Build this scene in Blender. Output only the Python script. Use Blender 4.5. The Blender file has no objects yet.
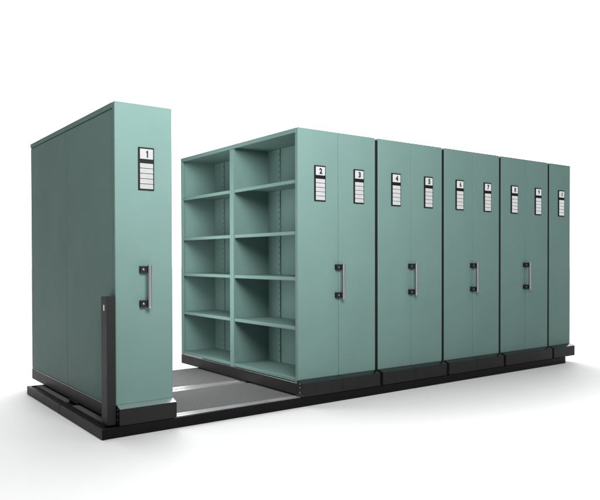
import bpy, bmesh, math
from mathutils import Vector, Matrix

S = bpy.context.scene
COL = bpy.data.collections.new("mobile_file")
S.collection.children.link(COL)

# ------------------------------------------------------------------ materials
def new_mat(name):
    m = bpy.data.materials.new(name); m.use_nodes = True
    nt = m.node_tree
    return m, nt, nt.nodes["Principled BSDF"]

def mat(name, col, rough=.5, metal=0., spec=.5, var=0., vscale=3., bump=0., bscale=300., rvar=0., coat=0., wave=0.):
    """principled paint / metal with faint tone, roughness and texture variation in object space"""
    m, nt, p = new_mat(name)
    N, L = nt.nodes, nt.links
    p.inputs["Base Color"].default_value = (*col, 1)
    p.inputs["Roughness"].default_value = rough
    p.inputs["Metallic"].default_value = metal
    p.inputs["Specular IOR Level"].default_value = spec
    if coat:
        p.inputs["Coat Weight"].default_value = coat
        p.inputs["Coat Roughness"].default_value = .15
    tc = N.new("ShaderNodeTexCoord")
    if var:
        n = N.new("ShaderNodeTexNoise"); n.inputs["Scale"].default_value = vscale
        n.inputs["Detail"].default_value = 5
        r = N.new("ShaderNodeValToRGB")
        r.color_ramp.elements[0].position = .3; r.color_ramp.elements[1].position = .7
        r.color_ramp.elements[0].color = (*[c*(1-var) for c in col], 1)
        r.color_ramp.elements[1].color = (*[min(1, c*(1+var)) for c in col], 1)
        L.new(tc.outputs["Object"], n.inputs["Vector"]); L.new(n.outputs["Fac"], r.inputs["Fac"])
        L.new(r.outputs["Color"], p.inputs["Base Color"])
    if rvar:
        n2 = N.new("ShaderNodeTexNoise"); n2.inputs["Scale"].default_value = 6; n2.inputs["Detail"].default_value = 6
        mr = N.new("ShaderNodeMapRange")
        mr.inputs["To Min"].default_value = rough-rvar; mr.inputs["To Max"].default_value = rough+rvar
        L.new(tc.outputs["Object"], n2.inputs["Vector"]); L.new(n2.outputs["Fac"], mr.inputs["Value"])
        L.new(mr.outputs["Result"], p.inputs["Roughness"])
    if bump:
        n3 = N.new("ShaderNodeTexNoise"); n3.inputs["Scale"].default_value = bscale; n3.inputs["Detail"].default_value = 3
        b = N.new("ShaderNodeBump"); b.inputs["Strength"].default_value = bump; b.inputs["Distance"].default_value = .002
        L.new(tc.outputs["Object"], n3.inputs["Vector"]); L.new(n3.outputs["Fac"], b.inputs["Height"])
        L.new(b.outputs["Normal"], p.inputs["Normal"])
        if wave:
            n4 = N.new("ShaderNodeTexNoise"); n4.inputs["Scale"].default_value = 1.7; n4.inputs["Detail"].default_value = 1
            b2 = N.new("ShaderNodeBump"); b2.inputs["Strength"].default_value = 1; b2.inputs["Distance"].default_value = wave
            L.new(tc.outputs["Object"], n4.inputs["Vector"]); L.new(n4.outputs["Fac"], b2.inputs["Height"])
            L.new(b2.outputs["Normal"], b.inputs["Normal"])
    return m

TEAL_C = (.121, .197, .180)
TEAL = mat("green_powder_coat", TEAL_C, rough=.42, spec=.045, var=.035, vscale=2.2, bump=.14, bscale=380, rvar=.05, wave=.010)
BLACK = mat("black_steel_paint", (.012, .012, .0125), rough=.46, spec=.2, var=.12, vscale=9, bump=.12, bscale=500, rvar=.06)
RUBBER = mat("black_rubber", (.006, .006, .006), rough=.75, spec=.15, bump=.1, bscale=200)
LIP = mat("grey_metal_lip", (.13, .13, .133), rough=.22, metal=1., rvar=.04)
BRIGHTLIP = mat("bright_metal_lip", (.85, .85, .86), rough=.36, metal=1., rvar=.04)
TRACKBLACK = mat("black_track_paint", (.0035, .0035, .004), rough=.42, spec=.12, var=.2, vscale=8, bump=.1, bscale=300)
STEEL = mat("brushed_steel", (.40, .40, .405), rough=.30, metal=1., rvar=.06)
ALU = mat("rail_aluminium", (.72, .72, .73), rough=.33, metal=.85, var=.06, vscale=20, rvar=.07)
INK = mat("black_ink", (.010, .010, .010), rough=.6, spec=.2)
HOLDER = mat("black_label_plastic", (.007, .007, .007), rough=.5, spec=.12)
# card colours lighten down the row to make up for the key light's falloff
FALLOFF_TONE = {1: .30, 2: .36, 3: .37, 4: .42, 5: .44, 6: .50, 7: .54, 8: .60, 9: .63, 10: .68}
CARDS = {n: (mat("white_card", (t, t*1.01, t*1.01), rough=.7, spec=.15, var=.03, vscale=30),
             mat("index_card_paper", (t*.92, t*.935, t*.94), rough=.6, spec=.2, var=.05, vscale=25)) for n, t in FALLOFF_TONE.items()}
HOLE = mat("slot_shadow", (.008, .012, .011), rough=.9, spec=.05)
WHITEP = mat("white_sticker", (.8, .8, .8), rough=.5)

def carpet_mat():
    m, nt, p = new_mat("grey_speckled_carpet"); N, L = nt.nodes, nt.links
    tc = N.new("ShaderNodeTexCoord")
    a = N.new("ShaderNodeTexNoise"); a.inputs["Scale"].default_value = 95; a.inputs["Detail"].default_value = 4; a.inputs["Roughness"].default_value = .8
    r = N.new("ShaderNodeValToRGB")
    r.color_ramp.elements[0].position = .38; r.color_ramp.elements[0].color = (.072, .072, .073, 1)
    r.color_ramp.elements[1].position = .64; r.color_ramp.elements[1].color = (.155, .155, .157, 1)
    L.new(tc.outputs["Object"], a.inputs["Vector"]); L.new(a.outputs["Fac"], r.inputs["Fac"])
    L.new(r.outputs["Color"], p.inputs["Base Color"])
    b = N.new("ShaderNodeBump"); b.inputs["Strength"].default_value = .5; b.inputs["Distance"].default_value = .004
    L.new(a.outputs["Fac"], b.inputs["Height"]); L.new(b.outputs["Normal"], p.inputs["Normal"])
    p.inputs["Roughness"].default_value = .85; p.inputs["Specular IOR Level"].default_value = .2
    return m
CARPET = carpet_mat()
FLOORM = mat("white_studio_floor", (.73, .73, .73), rough=.6, spec=.12, var=.008, vscale=.7, bump=.02, bscale=120)

# ------------------------------------------------------------------ mesh helpers
def BM(): return bmesh.new()

def box(bm, x0, x1, y0, y1, z0, z1, bev=0., seg=2, mi=0):
    t = bmesh.new()
    bmesh.ops.create_cube(t, size=1)
    for v in t.verts:
        v.co = Vector(((x0+x1)/2+v.co.x*(x1-x0), (y0+y1)/2+v.co.y*(y1-y0), (z0+z1)/2+v.co.z*(z1-z0)))
    if bev:
        bmesh.ops.bevel(t, geom=list(t.edges), offset=bev, segments=seg, profile=.5, affect='EDGES')
    merge(bm, t, mi)

def merge(bm, t, mi=0):
    t.normal_update()
    vm = {}
    for v in t.verts: vm[v] = bm.verts.new(v.co)
    for f in t.faces:
        try:
            g = bm.faces.new([vm[v] for v in f.verts]); g.material_index = mi if mi >= 0 else f.material_index
        except ValueError: pass
    t.free()

def cyl(bm, c, r, h, axis='Z', seg=32, bev=0., mi=0):
    t = bmesh.new()
    bmesh.ops.create_cone(t, cap_ends=True, segments=seg, radius1=r, radius2=r, depth=h)
    if bev:
        es = [e for e in t.edges if abs(e.verts[0].co.z-e.verts[1].co.z) < 1e-6]
        bmesh.ops.bevel(t, geom=es, offset=bev, segments=2, profile=.5, affect='EDGES')
    R = {'Z': Matrix(), 'X': Matrix.Rotation(math.pi/2, 4, 'Y'), 'Y': Matrix.Rotation(math.pi/2, 4, 'X')}[axis]
    bmesh.ops.transform(t, matrix=Matrix.Translation(c) @ R, verts=t.verts)
    merge(bm, t, mi)

def prism_x(bm, x0, x1, prof, mats=None, bev=0.):
    """profile in (y,z) extruded along x; mats gives a material index per profile edge"""
    t = bmesh.new()
    a = [t.verts.new((x0, y, z)) for y, z in prof]; b = [t.verts.new((x1, y, z)) for y, z in prof]
    n = len(prof)
    t.faces.new(a); t.faces.new(list(reversed(b)))
    for i in range(n):
        f = t.faces.new((a[i], b[i], b[(i+1) % n], a[(i+1) % n]))
        if mats: f.material_index = mats[i]
    bmesh.ops.recalc_face_normals(t, faces=t.faces)
    if bev:
        bmesh.ops.bevel(t, geom=list(t.edges), offset=bev, segments=2, profile=.5, affect='EDGES')
    merge(bm, t, -1)

def obj(name, bm, m, parent=None, label=None, smooth=True):
    me = bpy.data.meshes.new(name)
    bmesh.ops.recalc_face_normals(bm, faces=bm.faces)
    bm.to_mesh(me); bm.free()
    for x in (m if isinstance(m, (list, tuple)) else [m]): me.materials.append(x)
    if smooth:
        for p in me.polygons: p.use_smooth = True
        try: me.set_sharp_from_angle(angle=math.radians(14))
        except Exception: pass
    o = bpy.data.objects.new(name, me); COL.objects.link(o)
    if parent:
        o.parent = parent
        # geometry is written in the thing's own coordinates
    if label: o["label"] = label
    return o

def thing(name, label, cat, loc, group=None):
    o = bpy.data.objects.new(name, None); COL.objects.link(o)
    o.location = loc; o.empty_display_size = .2
    o["label"] = label; o["category"] = cat
    if group: o["group"] = group
    return o

# ------------------------------------------------------------------ dimensions (metres)
ZT, ZB = 2.3016, .2016       # end panels
ZS = .173                    # top of the base strip at the sides
ZU = .075                    # lower edge of the base strip
D = 2.163                    # carriage depth (two bays)
MID = D/2
FZ = -.014                   # floor
PT = .060                    # track platform top
PF, PBK = -.055, 1.87        # platform front / back
PL, PR = -.12, 5.388

# ------------------------------------------------------------------ number glyphs
def digits(text, h, wscale):
    if text == "1":                                          # bold one with a short flag
        P = [(-.16, .34), (-.16, .20), (-.04, .22), (-.04, -.5), (.16, -.5), (.16, .5), (.03, .5), (-.03, .39)]
        me = bpy.data.meshes.new("number")
        me.from_pydata([(x*h, 0, y*h) for x, y in P], [], [(0, 1, 2, 7), (2, 3, 4, 5, 6, 7)])
        return me
    cu = bpy.data.curves.new("number", 'FONT'); cu.body = text
    cu.align_x = 'CENTER'; cu.align_y = 'CENTER'; cu.size = 1.
    cu.offset = .02 if len(text) > 1 else .034 if text in '689' else .055; cu.extrude = .0; cu.resolution_u = 6
    o = bpy.data.objects.new("number", cu); COL.objects.link(o)
    bpy.context.view_layer.update()
    me = bpy.data.meshes.new_from_object(o.evaluated_get(bpy.context.evaluated_depsgraph_get()))
    bpy.data.objects.remove(o); bpy.data.curves.remove(cu)
    xs = [v.co.x for v in me.vertices]; ys = [v.co.y for v in me.vertices]
    cx, cy = (min(xs)+max(xs))/2, (min(ys)+max(ys))/2
    s = h/(max(ys)-min(ys))
    for v in me.vertices:
        x, y = (v.co.x-cx)*s*wscale, (v.co.y-cy)*s
        v.co = Vector((x, 0, y))
    return me

# ------------------------------------------------------------------ parts of a unit
def label_holder(root, cx, text):
    """black holder with a numbered card above five index strips, on the end panel (y=0 plane)"""
    z0, z1, w = 1.697, 1.999, .118
    x0, x1 = cx-w/2, cx+w/2
    b = BM()
    box(b, x0, x1, -.010, .002, z0, z1, .0018)
    h = obj("label_holder", b, HOLDER, root)
    zc0, zc1 = z1-.082, z1-.011
    b = BM(); box(b, x0+.011, x1-.009, -.0118, -.006, zc0, zc1, .0006)
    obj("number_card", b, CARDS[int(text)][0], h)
    me = digits(text, .050, .92 if len(text) == 1 else .80)
    me.materials.append(INK)
    n = bpy.data.objects.new("number", me); COL.objects.link(n); n.parent = h
    n.location = (cx+.004, -.0128, (zc0+zc1)/2)
    top, bot = z1-.111, z0+.008
    st = (top-bot)/5
    for i in range(5):
        b = BM()
        za, zb_ = top-(i+1)*st+.0019, top-i*st-.0019
        t = bmesh.new()
        # every strip leans back a little at its top, like a slip in its slot
        ys = (-.0102, -.0126)
        P = [(x0+.011, ys[1], za), (x1-.009, ys[1], za), (x1-.009, ys[0], zb_), (x0+.011, ys[0], zb_)]
        Q = [(x, -.006, z) for x, _, z in P]
        p = [t.verts.new(v) for v in P]; q = [t.verts.new(v) for v in Q]
        t.faces.new(p); t.faces.new(list(reversed(q)))
        for k in range(4): t.faces.new((p[k], q[k], q[(k+1) % 4], p[(k+1) % 4]))
        merge(b, t)
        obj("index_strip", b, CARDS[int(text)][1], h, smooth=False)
    return h

def handle(root, xb):
    """vertical steel grip carried by two black brackets; xb = grip centre"""
    yb = -.052
    z0, z1 = .862, 1.170
    b = BM()
    cyl(b, (xb, yb, (z0+z1)/2), .0135, z1-z0-.02, 'Z', 36, .002)
    g = obj("handle", b, STEEL, root)
    for zc in (z1-.033, z0+.033):
        k = BM()
        box(k, xb-.058, xb-.008, -.034, .002, zc-.024, zc+.024, .003)          # block on the panel
        box(k, xb-.012, xb+.019, -.046, -.008, zc-.0225, zc+.0225, .004)       # cheek behind the grip
        obj("bracket", k, BLACK, g)
        s = BM(); cyl(s, (xb-.038, -.0345, zc), .0075, .005, 'Y', 16, .0015)
        obj("screw", s, STEEL, g)
    for zc, sg in ((z1-.010, 1), (z0+.010, -1)):
        c = BM()
        cyl(c, (xb, yb, zc+sg*.003), .0155, .008, 'Z', 32, .002)
        cyl(c, (xb, yb, zc+sg*.011), .006, .010, 'Z', 16, .0015)
        obj("end_cap", c, STEEL, g)

def end_panel(root, x0, x1, depth=.032):
    b = BM(); box(b, x0, x1, 0, depth, ZB-.012, ZT, .0075, 3)
    return obj("end_panel", b, TEAL, root)

def kick_plate(root, x0, x1, screws=False, lip=None):
    prof = [(.02, ZB-.002), (-.0008, ZB-.001), (-.064, .179), (-.064, .066), (.02, .064)]
    b = BM(); prism_x(b, x0, x1, prof, mats=[0, 1, 0, 0, 0], bev=.0022)
    k = obj("kick_plate", b, [BLACK, lip or LIP], root)
    if screws:
        for z in (.100, .142, .172):
            s = BM(); cyl(s, (x0-.0005, -.022, z), .006, .004, 'X', 14, .001)
            obj("screw", s, STEEL, k)
    return k

def base_strip(root, x, face, y0=.0215, y1=D):
    """black skirt along the foot of an open or closed side; face=-1 looks to -x"""
    b = BM()
    xa, xb = (x, x+.022) if face < 0 else (x-.022, x)
    box(b, xa, xb, y0, y1, ZU, ZS-.004, .0025)
    s = obj("base_strip", b, BLACK, root)
    t = BM()                                                # folded steel edge that carries the shelves
    box(t, xa+(-.003 if face < 0 else .004), xb+(-.004 if face < 0 else .003), y0, y1, ZS-.0035, ZS+.001, .001)
    obj("edge_trim", t, STEEL, s)
    return s

SHELF_Z = (1.873, 1.440, 1.056, .640)

def open_side(root, x, xback, face):
    """an open rack face two bays wide, at plane x looking in direction face, closed at the plane xback"""
    f = -face                                               # into the rack
    def bx(b, xa, xb_, *r, **k): box(b, min(xa, xb_), max(xa, xb_), *r, **k)
    st = .034
    # upright stiles: front, two back to back in the middle, rear
    for (ya, yb_) in ((.0325, .0325+.010), (MID+.001, MID+st), (MID-st, MID-.001), (D-st, D-.004)):
        b = BM(); bx(b, x, x+f*.020, ya, yb_, ZS+.002, ZT-.042, .002)
        obj("stile", b, TEAL, root)
    for (ya, yb_) in ((MID-.012, MID-.0005), (MID+.0005, MID+.012), (D-.016, D-.004)):
        b = BM(); bx(b, x+f*.016, xback, ya, yb_, ZS+.002, ZT-.03, 0)
        obj("side_wall", b, TEAL, root)
    b = BM(); bx(b, xback, xback+f*.004, .033, D-.005, ZS+.002, ZT-.03, 0)
    obj("back_panel", b, TEAL, root)
    for ya, yb_ in ((.0325, MID-.0008), (MID+.0008, D-.002)):
        b = BM()                                            # header rail of the bay and the deck behind it
        bx(b, x-f*.001, x+f*.018, ya, yb_, ZT-.040, ZT-.001, .002)
        bx(b, x+f*.010, xback, ya+.002, yb_-.002, ZT-.030, ZT-.004, 0)
        obj("top_panel", b, TEAL, root)
    for (ya, yb_) in ((.036, MID-.0135), (MID+.0135, D-.0175)):
        for i, zs in enumerate(SHELF_Z + (.208,)):
            b = BM()
            bx(b, x+f*.013, xback-f*.002, ya, yb_, zs-.004, zs, .001)
            bx(b, x+f*.0105, x+f*.030, ya, yb_, zs-.031, zs+.0008, .006, seg=3)
            obj("shelf", b, TEAL, root)
        for yc in (yb_-.200, ya+.20):
            p = BM(); bx(p, xback-f*.012, xback-f*.0005, yc-.020, yc+.020, ZS+.03, ZT-.032, .002)
            z = ZS+.085
            while z < ZT-.08:
                bx(p, xback-f*.0128, xback-f*.011, yc-.013, yc-.006, z-.008, z+.008, 0, mi=1)
                z += .056
            obj("slotted_strip", p, [TEAL, HOLE], root)

def rubber(root, x, y0=.006, y1=.07):
    b = BM(); box(b, x-.017, x+.017, y0, y1, ZU, ZT-.02, .003)
    obj("bumper_strip", b, RUBBER, root)

def under_frame(root, w):
    """recessed wheel carriage below the shelves, with wheels standing on the rails"""
    for ya, yb_ in ((.04, .73), (1.00, D-.20)):
        b = BM(); box(b, .035, w-.035, ya, yb_, .064, .135, .003)
        obj("under_frame", b, TRACKBLACK, root)
    b = BM(); box(b, -.012, .09, .80, 1.01, PT+.0035, ZU+.003, .002)
    obj("wheel_housing", b, RUBBER, root)
    for y in (.88,):
        for xx in (.10, w-.10):
            k = BM(); cyl(k, (xx, y, PT+.006+.045), .045, .03, 'Y', 36, .003)
            obj("wheel", k, BLACK, root)

GROUP = "mobile shelving units on the track"
XS = dict(u1=(0., .4300), a=(1.5644, 2.0000, 2.4328), b=(2.4678, 2.8956, 3.3243), c=(3.3590, 3.7908, 4.2220),
          d=(4.2572, 4.6857, 5.1110), e=(5.1420, 5.5640))

# ---- unit 1: closed on the left, open on the right
def unit_one():
    w = XS['u1'][1]
    r = thing("shelving_unit", "green narrow shelving unit numbered 1 standing apart at the open aisle with black corner post",
              "shelving unit", (0, 0, 0), GROUP)
    end_panel(r, 0, w, .046)
    # two closed side sheets with a capping rail above them
    for i, (ya, yb_) in enumerate(((.047, MID-.0012), (MID+.0004, D))):
        b = BM(); box(b, .003, .020, ya, yb_, ZS+.002, ZT-.0445, .0055, 3)
        obj("side_panel", b, TEAL, r)
        b = BM(); box(b, -.0005, .022, ya, yb_, ZT-.040, ZT-.0005, .0028)
        obj("capping_rail", b, TEAL, r)
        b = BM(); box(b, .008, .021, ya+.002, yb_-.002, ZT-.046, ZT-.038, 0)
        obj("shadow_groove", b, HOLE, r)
    base_strip(r, .0015, -1, y0=.0465); 
    open_side(r, w-.0015, .024, +1)
    base_strip(r, w-.001, +1)
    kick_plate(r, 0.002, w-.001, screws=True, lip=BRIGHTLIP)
    under_frame(r, w)
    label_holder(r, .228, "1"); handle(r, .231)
    p = BM(); box(p, -.066, -.004, -.012, .100, .066, .951, .003)
    post = obj("corner_post", p, BLACK, r)
    s = BM(); box(s, -.0672, -.0655, .034, .052, .855, .895, .0005)
    obj("sticker", s, WHITEP, post)
unit_one()

def double_unit(key, n1, n2, label, shelves=False):
    x0, xm, x1 = XS[key]
    w, m = x1-x0, xm-x0
    r = thing("shelving_unit", label, "shelving unit", (x0, 0, 0), GROUP)
    end_panel(r, 0, m-.0014); end_panel(r, m+.0014, w)
    if shelves:
        open_side(r, .0015, m-.02, -1)
        base_strip(r, .001, -1)
        b = BM(); box(b, m-.012, w-.002, .033, D, ZS, ZT-.002, .003); obj("cabinet_body", b, TEAL, r)
        base_strip(r, w-.001, 1)
    else:
        b = BM(); box(b, .002, w-.002, .033, D, ZS, ZT-.002, .003); obj("cabinet_body", b, TEAL, r)
        base_strip(r, .001, -1); base_strip(r, w-.001, 1)
    kick_plate(r, .001, m-.0008, screws=shelves); kick_plate(r, m+.0008, w-.001)
    under_frame(r, w)
    rubber(r, w+.0172)
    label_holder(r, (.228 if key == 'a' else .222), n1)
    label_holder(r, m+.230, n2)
    handle(r, m+.014)
double_unit('a', "2", "3", "green double unit numbered 2 and 3 with tall open empty shelves facing the aisle", True)
double_unit('b', "4", "5", "green double unit numbered 4 and 5 between the open shelves and number 6")
double_unit('c', "6", "7", "green double unit numbered 6 and 7 in the middle of the closed row")
double_unit('d', "8", "9", "green double unit numbered 8 and 9 beside the last single panel")
def last_unit():
    x0, x1 = XS['e']; w = x1-x0
    r = thing("shelving_unit", "green single unit numbered 10 without handle at the far right end of the row", "shelving unit", (x0, 0, 0), GROUP)
    end_panel(r, 0, w)
    b = BM(); box(b, .002, w-.002, .033, D, ZS, ZT-.002, .003); obj("cabinet_body", b, TEAL, r)
    base_strip(r, .001, -1); base_strip(r, w-.001, 1)
    kick_plate(r, .001, w-.001); under_frame(r, w)
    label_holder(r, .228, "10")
last_unit()

# ---- track platform
def platform():
    r = thing("track_platform", "low black track platform with grey carpeted deck and two metal rails under the green units",
              "platform", (0, 0, FZ))
    up = -FZ
    b = BM(); box(b, PL+.03, PR-.03, PF+.03, PBK-.02, .002, PT-.012+up, .002); obj("base_tray", b, TRACKBLACK, r)
    for ya, yb_ in ((.062, .812), (1.000, PBK-.03)):
        b = BM(); box(b, -.045, PR-.06, ya, yb_, .035, PT+up-.001, .002); obj("carpet_deck", b, CARPET, r)
    for yc, hw in ((.022, .048), (.906, .088)):
        b = BM()
        x0, x1 = .06, PR-.045
        zr = PT+up
        box(b, x0, x1, yc-hw, yc+hw, .03, zr-.003, .001)
        # raised lips either side of the wheel groove
        for ya, yb_ in ((yc-hw, yc-hw*.30), (yc+hw*.02, yc+hw*.22), (yc+hw*.42, yc+hw)):
            box(b, x0, x1, ya+.001, yb_-.001, zr-.006, zr+.003, .0015)
        obj("rail", b, ALU, r)
    zt = PT+up
    b = BM(); box(b, PL+.012, PR, PF, PF+.026, .0005, zt+.001, .002); obj("front_edge_trim", b, TRACKBLACK, r)
    for ya, yb_ in ((-.060, .898), (.902, PBK)):
        b = BM(); box(b, PL, PL+.028, ya, yb_, .0005, zt, .004); obj("side_edge_trim", b, TRACKBLACK, r)
    b = BM(); box(b, PR-.028, PR, PF+.023, PBK, .0005, zt-.003, .003); obj("end_edge_trim", b, TRACKBLACK, r)
    b = BM(); box(b, PL+.029, PR-.029, PBK-.02, PBK, .0005, zt-.003, .003); obj("rear_edge_trim", b, TRACKBLACK, r)
platform()

# ---- floor
b = BM()
vs = [b.verts.new(v) for v in ((-60, -60, FZ), (80, -60, FZ), (80, 80, FZ), (-60, 80, FZ))]
b.faces.new(vs)
fl = obj("floor", b, FLOORM, None, smooth=False)
fl["kind"] = "structure"; fl["label"] = "seamless white studio floor"

# ------------------------------------------------------------------ light
W = bpy.data.worlds.new("World"); S.world = W; W.use_nodes = True
nt = W.node_tree; N, L = nt.nodes, nt.links
bg = N["Background"]
tc = N.new("ShaderNodeTexCoord")
def lobe(direction):
    d = N.new("ShaderNodeVectorMath"); d.operation = 'DOT_PRODUCT'
    d.inputs[1].default_value = Vector(direction).normalized()
    L.new(tc.outputs["Generated"], d.inputs[0]); return d.outputs["Value"]
# white sweep behind the cabinets
back = N.new("ShaderNodeMapRange"); back.interpolation_type = 'SMOOTHSTEP'
back.inputs["From Min"].default_value = .50; back.inputs["From Max"].default_value = .86
back.inputs["To Min"].default_value = .05; back.inputs["To Max"].default_value = 1.9
L.new(lobe((.62, .78, 0)), back.inputs["Value"])
# broad soft light overhead, a little behind
mx = N.new("ShaderNodeMath"); mx.operation = 'MAXIMUM'; mx.inputs[1].default_value = 0
L.new(lobe((.24, .52, .82)), mx.inputs[0])
pw = N.new("ShaderNodeMath"); pw.operation = 'POWER'; pw.inputs[1].default_value = 9
L.new(mx.outputs[0], pw.inputs[0])
ml = N.new("ShaderNodeMath"); ml.operation = 'MULTIPLY_ADD'; ml.inputs[1].default_value = 6.4
L.new(pw.outputs[0], ml.inputs[0]); L.new(back.outputs["Result"], ml.inputs[2])
bg.inputs["Color"].default_value = (1, 1, 1, 1)
L.new(ml.outputs[0], bg.inputs["Strength"])

def area(name, loc, target, sx, sy, power, col=(1, 1, 1), spread=180):
    l = bpy.data.lights.new(name, 'AREA'); l.shape = 'RECTANGLE'; l.size = sx; l.size_y = sy
    l.energy = power; l.color = col; l.spread = math.radians(spread)
    o = bpy.data.objects.new(name, l); COL.objects.link(o); o.location = loc
    o.rotation_euler = (Vector(target)-Vector(loc)).to_track_quat('-Z', 'Y').to_euler()
    return o
area("key_softbox", (-.05, -3.6, 3.2), (1.15, 0, 2.95), 2.0, 1.8, 196, spread=118)
area("aisle_fill", (.56, 1.30, 1.25), (1.98, 1.02, 1.25), .9, 1.9, 25, spread=150)  # added fill hidden in the aisle to brighten the open bays
area("right_floor_fill", (6.2, -3.2, 4.6), (5.4, -.8, 0), 2.0, 2.0, 46, spread=120)  # added fill, lifts the floor and far fronts at the right
area("front_floor_fill", (.6, -3.0, 4.3), (.6, -3.0, 0), 7.5, 1.6, 62, spread=64)  # added fill aimed straight down, whitens only the floor in front

# ------------------------------------------------------------------ camera
cam = bpy.data.cameras.new("camera"); co = bpy.data.objects.new("camera", cam); COL.objects.link(co)
yaw, pit, rol = -.6351, -.0127, -.002
fw = Vector((-math.sin(yaw)*math.cos(pit), math.cos(yaw)*math.cos(pit), math.sin(pit)))
rt = Vector((math.cos(yaw), math.sin(yaw), 0)); upv = rt.cross(fw)
r2 = math.cos(rol)*rt+math.sin(rol)*upv; u2 = -math.sin(rol)*rt+math.cos(rol)*upv
M = Matrix((r2, u2, -fw)).transposed().to_4x4(); M.translation = (-1.6945, -4.4486, 1.2119)
co.matrix_world = M
cam.sensor_fit = 'HORIZONTAL'; cam.sensor_width = 36; cam.lens = 36*664.729/600
cam.shift_y = (266.967-250)/600
cam.clip_start = .05; cam.clip_end = 500
S.camera = co

S.view_settings.view_transform = 'Standard'; S.view_settings.look = 'None'
S.view_settings.exposure = 0; S.view_settings.gamma = 1
S.render.engine = 'CYCLES'
S.cycles.use_denoising = True
S.cycles.max_bounces = 10; S.cycles.diffuse_bounces = 6
S.render.film_transparent = False
